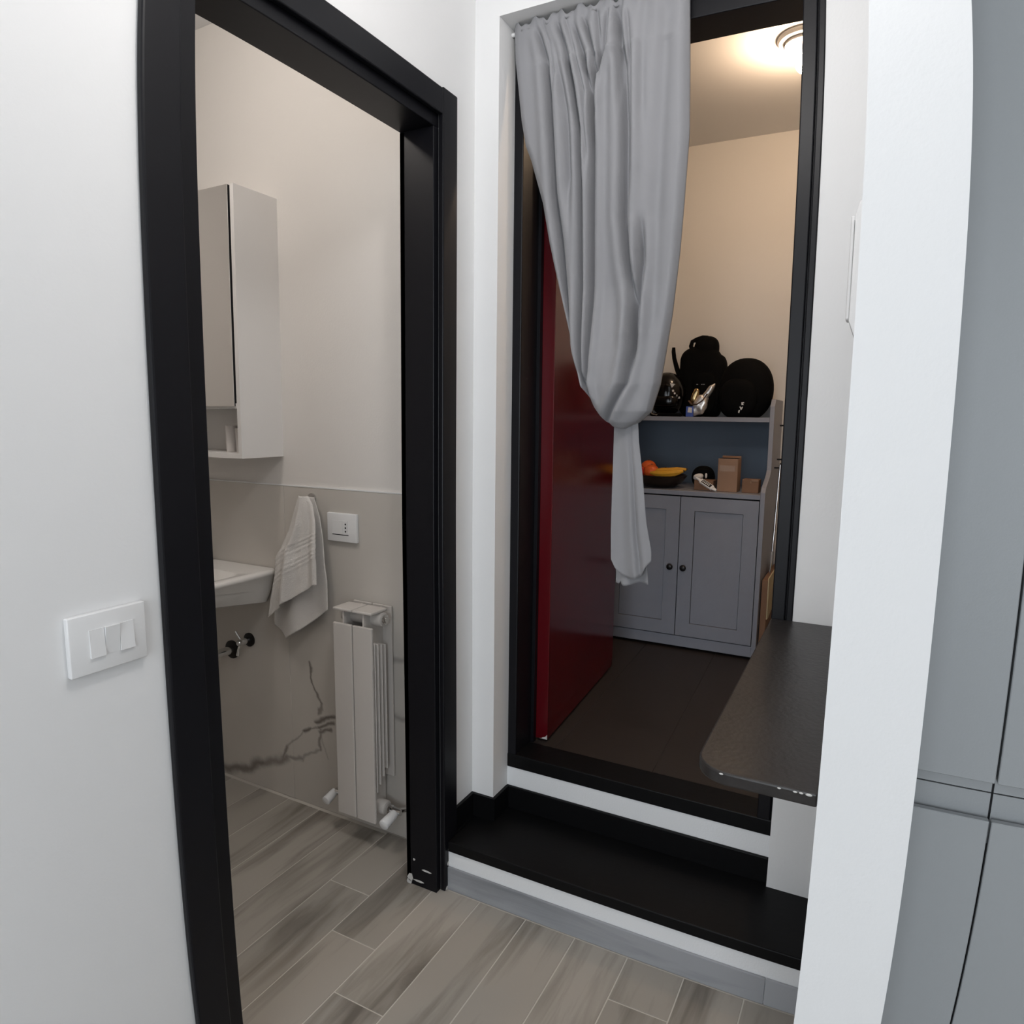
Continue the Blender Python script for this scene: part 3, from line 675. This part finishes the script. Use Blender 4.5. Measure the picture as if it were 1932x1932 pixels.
# ------------------------------------------------------------------ radiator
ra = empty('radiator', (-0.375, -0.25, 0.10), 'small two-section cream radiator on the bathroom wall', 'radiator')
yf, yb = -0.306, -0.205
for k in range(2):
    xa, xb = -0.454+0.080*k, -0.376+0.080*k; xm = (xa+xb)/2
    obj('front_panel', *bevel_vf(*boxvf(xa+.001, xb-.001, yf, yf+0.010, 0.100, 0.755), 0.003), M['rad'], ra, smooth=18)
    obj('top_plate', *bevel_vf(*boxvf(xa+.001, xb-.001, yf+0.001, -0.226, 0.795, 0.804), 0.003), M['rad'], ra, smooth=18)
    obj('back_panel', *bevel_vf(*boxvf(xa+.001, xb-.001, yb, yb+0.008, 0.22, 0.803), 0.002), M['rad'], ra, smooth=18)
    box('web', xm-.003, xm+.003, yf+0.008, yb, 0.13, 0.797, M['rad'], ra)
    for q, yy in enumerate((-0.285, -0.268, -0.250, -0.232)):
        zlo, zhi = (0.20+0.02*q, 0.70-0.005*q)
        obj('fin', *bevel_vf(*boxvf(xa+.004, xb-.004, yy-.0025, yy+.0025, zlo, zhi), 0.002, 1), M['rad'], ra, smooth=18)
for zz in (0.770, 0.128):
    lathe('header', [(0.022,0),(0.024,0.005),(0.024,0.155),(0.022,0.160)], (-0.455, -0.245, zz), M['rad'], ra, 20, 'x')
lathe('plug', [(0.016,0),(0.016,0.008),(0.010,0.010),(0.010,0.014)], (-0.295, -0.245, 0.770), M['chrome'], ra, 12, 'x')
vl = lathe('valve', [(0.013,0),(0.015,0.004),(0.015,0.018),(0.011,0.022),(0.011,0.055)], (-0.295, -0.245, 0.128), M['chrome'], ra, 14, 'x')
tube('valve_cap', [(-0.262,-0.250,0.122),(-0.262,-0.266,0.118),(-0.262,-0.308,0.112),(-0.262,-0.311,0.1115)], [0.014,0.0165,0.0175,0.014], M['plastic'], vl, 16)
tube('supply_pipe', [(-0.255,-0.245,0.128),(-0.23,-0.22,0.130),(-0.22,YW-0.0072,0.130)], 0.008, M['chrome'], vl, 10)
vl2 = lathe('valve', [(0.012,0),(0.012,-0.06)], (-0.455, -0.245, 0.128), M['chrome'], ra, 12, 'x')
tube('valve_cap', [(-0.520,-0.246,0.126),(-0.520,-0.262,0.120),(-0.520,-0.292,0.112),(-0.520,-0.294,0.1115)], [0.012,0.0145,0.0155,0.012], M['plastic'], vl2, 16)

# ------------------------------------------------------------------ grey storage cabinet in the raised room
YC, YH, YBk = 1.213, 1.370, 1.668
XR, XLc = 0.632, -0.106
hc = empty('storage_cabinet', ((XR+XLc)/2, 1.44, ZU), 'grey wooden storage cabinet with two panelled doors and open shelf hutch', 'cabinet')
prof = [(YC, ZU), (YC, 1.094), (YC+0.02, 1.115), (YH-0.03, 1.160), (YH, 1.183), (YH, 1.470), (YH+0.035, 1.503), (YBk, 1.503), (YBk, ZU)]
for (a, b) in ((XR-0.020, XR), (XLc, XLc+0.020)):
    prism('side_panel', prof, 'x', a, b, M['cab'], hc, bev=0.0015)
xi0, xi1 = XLc+0.0202, XR-0.0202
box('worktop', xi0, xi1, YC+0.002, YBk-0.008, 1.062, 1.083, M['cab'], hc, bev=0.0015)
box('top_shelf', xi0, xi1, YH+0.002, YBk-0.008, 1.399, 1.420, M['cab'], hc, bev=0.0015)
box('back_panel', xi0, xi1, YBk-0.008, YBk, 0.40, 1.50, M['cabback'], hc)
box('base_panel', xi0, xi1, YC+0.004, YC+0.022, ZU+0.012, 0.397, M['cab'], hc, bev=0.002)
box('bottom_shelf', xi0, xi1, YC+0.022, YBk-0.008, 0.38, 0.397, M['cab'], hc)
XSm = 0.263
for (a, b, kx) in ((XSm+0.002, XR-0.023, 0.291), (XLc+0.023, XSm-0.002, 0.2285)):
    z0, z1 = 0.402, 1.056
    pa, pb, p0, p1 = a+0.064, b-0.064, z0+0.062, z1-0.062
    dparts = [boxvf(a, pa, YC, YC+0.019, z0, z1), boxvf(pb, b, YC, YC+0.019, z0, z1), boxvf(pa, pb, YC, YC+0.019, z0, p0), boxvf(pa, pb, YC, YC+0.019, p1, z1)]
    v, fc = merge(dparts); dd = obj('door', v, fc, M['cab'], hc)
    box('door_panel', pa+.0022, pb-.0022, YC+0.006, YC+0.014, p0+.0022, p1-.0022, M['cab'], dd)
    box('panel_back', pa, pb, YC+0.0165, YC+0.0185, p0, p1, M['dark'], dd)
    lathe('knob', [(0.006,0),(0.006,-0.008),(0.014,-0.014),(0.015,-0.020),(0.011,-0.026),(0.004,-0.028)], (kx, YC, 0.728), M['knob'], dd, 20, 'y')
# hooks on the cabinet side with a hanging shoehorn, folded carton beside it
for (yy, zz) in ((1.60, 1.385), (1.56, 1.225), (1.475, 1.190)):
    tube('hook', [(XR, yy, zz), (XR+0.02, yy, zz), (XR+0.026, yy, zz+0.008), (XR+0.027, yy, zz+0.022)], 0.004, M['black'], hc)
shn = empty('shoehorn', (XR+0.02, 1.45, 0.68), 'long silver shoehorn hanging beside the grey cabinet', 'shoehorn')
tube('shaft', [(XR+0.026, 1.475, 1.205), (XR+0.022, 1.46, 1.0), (XR+0.018, 1.445, 0.80)], 0.006, M['chrome'], shn, 8)
obj('blade', *bevel_vf(*prismvf([(1.425,0.68),(1.465,0.68),(1.462,0.80),(1.432,0.80)], 'x', XR+0.012, XR+0.018), 0.002), M['chrome'], shn, smooth=18)
cb = empty('flattened_carton', (XR+0.02, 1.47, ZU), 'flattened brown cardboard carton with cream foam beside the grey cabinet', 'carton')
obj('carton', *bevel_vf(*boxvf(XR+0.004, XR+0.030, 1.255, 1.66, ZU+0.0005, 0.70), 0.002, 1), M['card'], cb, smooth=18)
dpts = [(1.25,0.712),(1.50,0.715),(1.664,0.712),(1.662,0.52),(1.60,0.515),(1.575,0.50),(1.545,0.40),(1.520,0.385),(1.500,0.42),(1.485,0.52),(1.40,0.53),(1.30,0.515),(1.262,0.52)]
prism('foam', dpts, 'x', XR+0.0295, XR+0.0345, M['foam'], cb, bev=0.0015)

# ------------------------------------------------------------------ things on the hutch top
ZS = 1.4205
# helmet
he = empty('helmet', (0.112, 1.462, ZS), 'glossy black motorcycle helmet with white marks beside the backpack', 'helmet')
def helm(p):
    q = Vector(p); 
    if q.z < 0: q.x *= 1-0.10*(q.z/0.1)**2; q.y *= 1-0.10*(q.z/0.1)**2
    return q
blob('shell', (0.112, 1.462, ZS+0.108), (0.092, 0.084, 0.106), M['glossblack'], he, 0.95, helm)
lathe('rim', [(0.070,0.0),(0.078,0.004),(0.080,0.012),(0.074,0.016)], (0.112, 1.462, ZS), M['blackcloth'], he, 32)
blob('visor', (0.112, 1.42, ZS+0.075), (0.072, 0.045, 0.034), M['glossblack'], he, 0.7)
def mark(name, cx_, cz_, pts, y, parent):
    return prism(name, [(cx_+a, cz_+b) for a, b in pts], 'y', y-0.0015, y+0.014, M['whitemark'], parent)
mark('white_mark', 0.157, ZS+0.148, [(-.012,.010),(.012,.006),(-.002,-.012)], 1.391, he)
for k, (a, b) in enumerate(((0.162,0.122),(0.169,0.110),(0.176,0.100),(0.186,0.090))):
    mark('white_mark', a, ZS+b, [(-.004,.004),(.003,.005),(.004,-.004),(-.003,-.005)], 1.384+0.009*k, he)
lathe('buckle', [(0.008,0),(0.008,-0.004)], (0.062, 1.393, ZS+0.034), M['chrome'], he, 6, 'y')
tube('chin_strap', [(0.055,1.405,ZS+0.04),(0.062,1.392,ZS+0.012),(0.085,1.388,ZS+0.007),(0.098,1.392,ZS+0.014)], 0.004, M['chrome'], he, 6)
# backpack
bp_ = empty('backpack', (0.285, 1.54, ZS), 'black nylon backpack with top handle standing behind the round black bag', 'backpack')
def bpk(p):
    q = Vector(p)
    t_ = (q.z+0.19)/0.38
    q.x += 0.010*math.sin(q.z*22) - 0.012*t_
    if q.z > 0.12: q.x *= 1-1.2*(q.z-0.12)
    q.z = max(q.z + 0.010*math.sin(q.x*30+1), -0.1715)
    return q
blob('main_bag', (0.252, 1.600, ZS+0.172), (0.113, 0.054, 0.178), M['blackcloth'], bp_, 0.55, bpk)
blob('hood_roll', (0.268, 1.600, ZS+0.337), (0.060, 0.046, 0.060), M['blackcloth'], bp_, 0.8)
blob('side_bulge', (0.330, 1.60, ZS+0.225), (0.042, 0.048, 0.080), M['blackcloth'], bp_, 0.8)
blob('front_pocket', (0.270, 1.560, ZS+0.12), (0.060, 0.022, 0.10), M['blackcloth'], bp_, 0.5)
tube('handle', [(0.200,1.585,ZS+0.325),(0.193,1.582,ZS+0.350),(0.200,1.580,ZS+0.370),(0.222,1.580,ZS+0.381),(0.250,1.582,ZS+0.390),(0.275,1.588,ZS+0.388)], 0.0105, M['blackcloth'], bp_, 10)
tube('shoulder_strap', [(0.150,1.59,ZS+0.18),(0.126,1.585,ZS+0.24),(0.112,1.58,ZS+0.29),(0.107,1.58,ZS+0.325),(0.107,1.58,ZS+0.345)], [0.013,0.012,0.0105,0.010,0.008], M['blackcloth'], bp_, 10)
prism('tag', [(0.207,ZS+0.357),(0.232,ZS+0.353),(0.233,ZS+0.361),(0.209,ZS+0.366)], 'y', 1.576, 1.580, M['whitemark'], bp_)
boxes('logo', [(0.238,0.246,1.5365,1.5445,ZS+.157,ZS+.160),(0.262,0.268,1.5365,1.5445,ZS+.157,ZS+.160),(0.272,0.278,1.5365,1.5445,ZS+.157,ZS+.160)], M['plasticgrey'], bp_)
# round bag
rb = empty('round_bag', (0.487, 1.465, ZS), 'big round black fabric bag at the right end of the cabinet top', 'bag')
def rbf(p):
    q = Vector(p)
    if q.z < -0.128: q.z = -0.128
    if q.z < 0 and q.x < 0: q.x *= 1+0.2*min(1, -q.z/0.12)
    if q.z < -0.03: q.x = min(q.x, 0.1185)
    return q
blob('bag_body', (0.487, 1.468, ZS+0.1285), (0.124, 0.070, 0.146), M['blackcloth'], rb, 0.92, rbf)
blob('bag_flap', (0.464, 1.415, ZS+0.090), (0.085, 0.035, 0.089), M['blackcloth'], rb, 0.8)
for k, (a, b, pts) in enumerate(((0.489,0.062,[(-.006,.006),(.006,.007),(.006,.002),(.000,.001),(.005,-.006),(-.005,-.006)]), (0.483,0.040,[(-.008,.008),(-.002,.009),(.000,.004),(.007,.009),(.008,.004),(.000,-.008)]), (0.476,0.026,[(-.004,.006),(.003,.007),(-.001,-.007),(-.005,-.005)]))):
    prism('white_mark', [(a+p[0], ZS+b+p[1]) for p in pts], 'y', 1.3795, 1.40, M['whitemark'], rb)
# silver pouch with strap and small blue carton
sp_ = empty('silver_pouch', (0.290, 1.425, ZS), 'crumpled silver pouch with brown strap in front of the backpack', 'pouch')
def crum(p):
    q = Vector(p); q *= 1+0.10*math.sin(q.x*130+q.z*60)*math.sin(q.z*90+q.y*110); q.x += 0.25*q.z; return q
blob('pouch', (0.285, 1.420, ZS+0.056), (0.036, 0.024, 0.050), M['silver'], sp_, 0.8, crum)
blob('pouch_top', (0.316, 1.420, ZS+0.105), (0.018, 0.014, 0.050), M['silver'], sp_, 0.8, lambda p: crum(p)+Vector((0.35*p.z, 0, 0)))
blob('clasp', (0.262, 1.412, ZS+0.098), (0.016, 0.012, 0.034), M['brass'], sp_, 0.7, crum)
tube('strap', [(0.236,1.405,ZS+0.075),(0.252,1.394,ZS+0.058),(0.278,1.390,ZS+0.058),(0.304,1.394,ZS+0.078),(0.322,1.402,ZS+0.108)], 0.006, M['brownleather'], sp_, 8, 0.5)
bc = empty('small_blue_carton', (0.250, 1.40, ZS), 'tiny blue and white carton leaning at the silver pouch', 'carton')
obj('carton', *bevel_vf(*boxvf(0.228, 0.262, 1.385, 1.400, ZS, ZS+0.048), 0.001, 1), M['blue'], bc)
prism('white_label', [(0.236,ZS+.020),(0.257,ZS+.018),(0.257,ZS+.042),(0.240,ZS+.044)], 'y', 1.3838, 1.386, M['whitemark'], bc)

# ------------------------------------------------------------------ things on the worktop
ZK = 1.0835
fb = empty('fruit_bowl', (0.13, 1.34, ZK), 'dark wooden fruit bowl on the grey cabinet behind the curtain tail', 'bowl')
lathe('bowl', [(0.050,0),(0.070,0.004),(0.105,0.028),(0.126,0.058),(0.122,0.060),(0.100,0.034),(0.066,0.012),(0.02,0.010)], (0.13, 1.34, ZK), M['bowl'], fb, 40)
def fruit(name, c, rad, m, label, cat, group):
    t = empty(name, (c[0], c[1], c[2]-rad), label, cat, group)
    blob('flesh', c, (rad, rad, rad*0.93), m, t, 1.0, None, 28, 18)
    lathe('stem_end', [(0.005,0),(0.004,0.004)], (c[0], c[1], c[2]+rad*0.915), M['bananatip'], t, 8)
fruit('orange', (0.092, 1.312, ZK+0.072), 0.038, M['orange'], 'orange at the front of the fruit bowl next to the curtain', 'orange', 'oranges in the fruit bowl')
fruit('orange', (0.060, 1.370, ZK+0.088), 0.038, M['orange'], 'orange at the back of the fruit bowl', 'orange', 'oranges in the fruit bowl')
fruit('orange', (0.150, 1.350, ZK+0.062), 0.032, M['orange'], 'orange in the middle of the fruit bowl beside the bananas', 'orange', 'oranges in the fruit bowl')
fruit('red_apple', (0.030, 1.300, ZK+0.070), 0.034, M['apple'], 'red apple at the left front of the fruit bowl', 'apple', None)
def banana(path, label):
    t = empty('banana', path[0], label, 'banana', 'bananas in the fruit bowl')
    n = len(path); rad = [0.006, 0.012] + [0.0165]*(n-4) + [0.012, 0.006]
    tube('peel', path, rad, M['banana'], t, 7)
    tube('tip', [path[-1], tuple(Vector(path[-1])+(Vector(path[-1])-Vector(path[-2])).normalized()*0.006)], 0.005, M['bananatip'], t, 6)
def arc(x0, x1, y, z, sag, n=9, dy=0.0): return [(x0+(x1-x0)*k/(n-1), y+dy*math.sin(math.pi*k/(n-1)), z - sag*math.sin(math.pi*k/(n-1)) + 0.014*k/(n-1)) for k in range(n)]
banana(arc(0.100, 0.256, 1.268, ZK+0.071, 0.008, dy=-0.015), 'banana lying at the front of the fruit bowl')
banana(arc(0.105, 0.262, 1.300, ZK+0.078, 0.004, dy=-0.012), 'banana behind the front banana in the fruit bowl')
def carton(name, x0, x1, y0, y1, h, m, label, tape=True, open_=False):
    t = empty(name, ((x0+x1)/2, (y0+y1)/2, ZK), label, 'box', 'small brown cartons on the worktop')
    obj('carton_body', *bevel_vf(*boxvf(x0, x1, y0, y1, ZK, ZK+h), 0.0015, 1), m, t, smooth=18)
    if open_:
        prism('flap', [(y1-0.002, ZK+h), (y1+0.002, ZK+h), (y1+0.004, ZK+h+0.009), (y1+0.001, ZK+h+0.010)], 'x', x0+.002, x1-.002, M['card'], t)
        box('opening', x0+.003, x1-.003, y0+.003, y1-.003, ZK+h-0.001, ZK+h+0.0006, M['dark'], t)
    if tape: box('tape', x0+0.008, x1-0.012, y0-0.0007, y0, ZK+h*0.62, ZK+h*0.80, M['tape'], t)
    return t
carton('tall_carton', 0.412, 0.500, 1.275, 1.365, 0.150, M['cardlight'], 'tall brown carton with packing tape on the grey worktop', True, True)
c2 = carton('low_carton', 0.520, 0.592, 1.285, 1.360, 0.060, M['card'], 'low brown carton at the right end of the grey worktop', False)
obj('paper_strip', *bevel_vf(*boxvf(0.558, 0.590, 1.2835, 1.286, ZK+0.052, ZK+0.0625), 0.0005, 1), M['cardlight'], c2)
box('paper_strip', 0.556, 0.561, 1.2835, 1.286, ZK+0.044, ZK+0.058, M['cardlight'], c2)
carton('flat_carton', 0.305, 0.392, 1.285, 1.37, 0.046, M['card'], 'flat brown carton under the white tube', False)
# white tube with dark label leaning on the flat carton
tu = empty('glue_tube', (0.365, 1.262, ZK), 'white tube with dark label leaning in front of the flat carton', 'tube')
d0, d1v = Vector((0.318, 1.275, ZK+0.056)), Vector((0.412, 1.245, ZK+0.008)); dd_ = (d1v-d0).normalized(); up_ = Vector((0.3, -0.75, 0.6)); up_ = (up_-dd_*up_.dot(dd_)).normalized(); sd_ = dd_.cross(up_)
def slabvf(a, b, w0, w1, th, off=0.0):
    v = []
    for (p, wd) in ((a, w0), (b, w1)):
        for (s_, t_) in ((-1,-1),(1,-1),(1,1),(-1,1)): v.append(tuple(p + sd_*wd*s_ + up_*(th*t_+off)))
    return v, [(0,1,2,3),(7,6,5,4),(0,4,5,1),(1,5,6,2),(2,6,7,3),(3,7,4,0)]
L_ = (d1v-d0).length
obj('tube_body', *bevel_vf(*slabvf(d0+dd_*0.022, d1v-dd_*0.016, 0.0125, 0.0125, 0.006), 0.003), M['plastic'], tu, smooth=40)
obj('nozzle', *bevel_vf(*slabvf(d0-dd_*0.004, d0+dd_*0.024, 0.004, 0.007, 0.004), 0.002), M['plastic'], tu, smooth=40)
obj('cap', *bevel_vf(*slabvf(d1v-dd_*0.018, d1v+dd_*0.004, 0.009, 0.005, 0.004), 0.002), M['plastic'], tu, smooth=40)
lb = obj('label_patch', *slabvf(d0+dd_*0.032, d1v-dd_*0.026, 0.0085, 0.0085, 0.0004, 0.0062), M['dark'], tu)
for k in range(5):
    p_ = d0+dd_*(0.036+0.0085*k); obj('label_mark', *slabvf(p_, p_+dd_*0.0045, 0.0045, 0.0045, 0.0003, 0.0068), M['whitemark'], lb)
ts = empty('crumpled_tissue', (0.315, 1.31, ZK+0.046), 'crumpled white tissue on the flat carton', 'tissue')
blob('tissue', (0.318, 1.308, ZK+0.060), (0.022, 0.018, 0.0145), M['towel'], ts, 0.8, crum)
blob('tissue_end', (0.352, 1.315, ZK+0.066), (0.005, 0.005, 0.012), M['towel'], ts, 0.8)
dk = empty('black_pouch', (0.315, 1.43, ZK), 'soft black pouch behind the white tube', 'pouch')
blob('pouch_body', (0.315, 1.43, ZK+0.052), (0.055, 0.035, 0.052), M['blackcloth'], dk, 0.8, lambda p: Vector((p.x*(1-2*max(0, p.z)), p.y, p.z)))
blob('pouch_flap', (0.320, 1.40, ZK+0.065), (0.040, 0.016, 0.026), M['blackcloth'], dk, 0.7)

# ------------------------------------------------------------------ lamps
def ceiling_lamp(name, c, R_, label, m_glow, z):
    t = empty(name, (c[0], c[1], z-0.05), label, 'lamp')
    lathe('base_plate', [(R_*0.95,0),(R_*0.95,-0.015),(R_*0.9,-0.02)], (c[0], c[1], z), M['plastic'], t, 40)
    lathe('diffuser', [(R_*0.9,0),(R_*0.92,-0.012),(R_*0.7,-0.017)], (c[0], c[1], z-0.0205), m_glow, t, 40)
    return t
ceiling_lamp('ceiling_lamp', (0.72, -1.25), 0.15, 'round white ceiling lamp of the hall, out of frame', M['lampglow'], HC)
ceiling_lamp('ceiling_lamp', (-0.62, -1.0), 0.11, 'round white ceiling lamp of the bathroom, out of frame', M['lampglow'], HC)
rl = empty('bulb_ceiling_light', (0.74, 0.84, 2.62), 'bright warm bulb in a round ceiling fitting in the raised room', 'lamp')
lathe('canopy', [(0.095,0),(0.097,-0.006),(0.090,-0.016),(0.078,-0.018)], (0.74, 0.84, 2.76), M['plastic'], rl, 48)
lathe('inner_ring', [(0.070,0),(0.070,-0.010),(0.062,-0.012)], (0.74, 0.84, 2.742), M['plastic'], rl, 48)
lathe('socket', [(0.020,0),(0.020,-0.018),(0.016,-0.022)], (0.74, 0.84, 2.731), M['plastic'], rl, 20)
blob('bulb', (0.74, 0.84, 2.672), (0.033, 0.033, 0.036), M['bulb'], rl, 1.0)
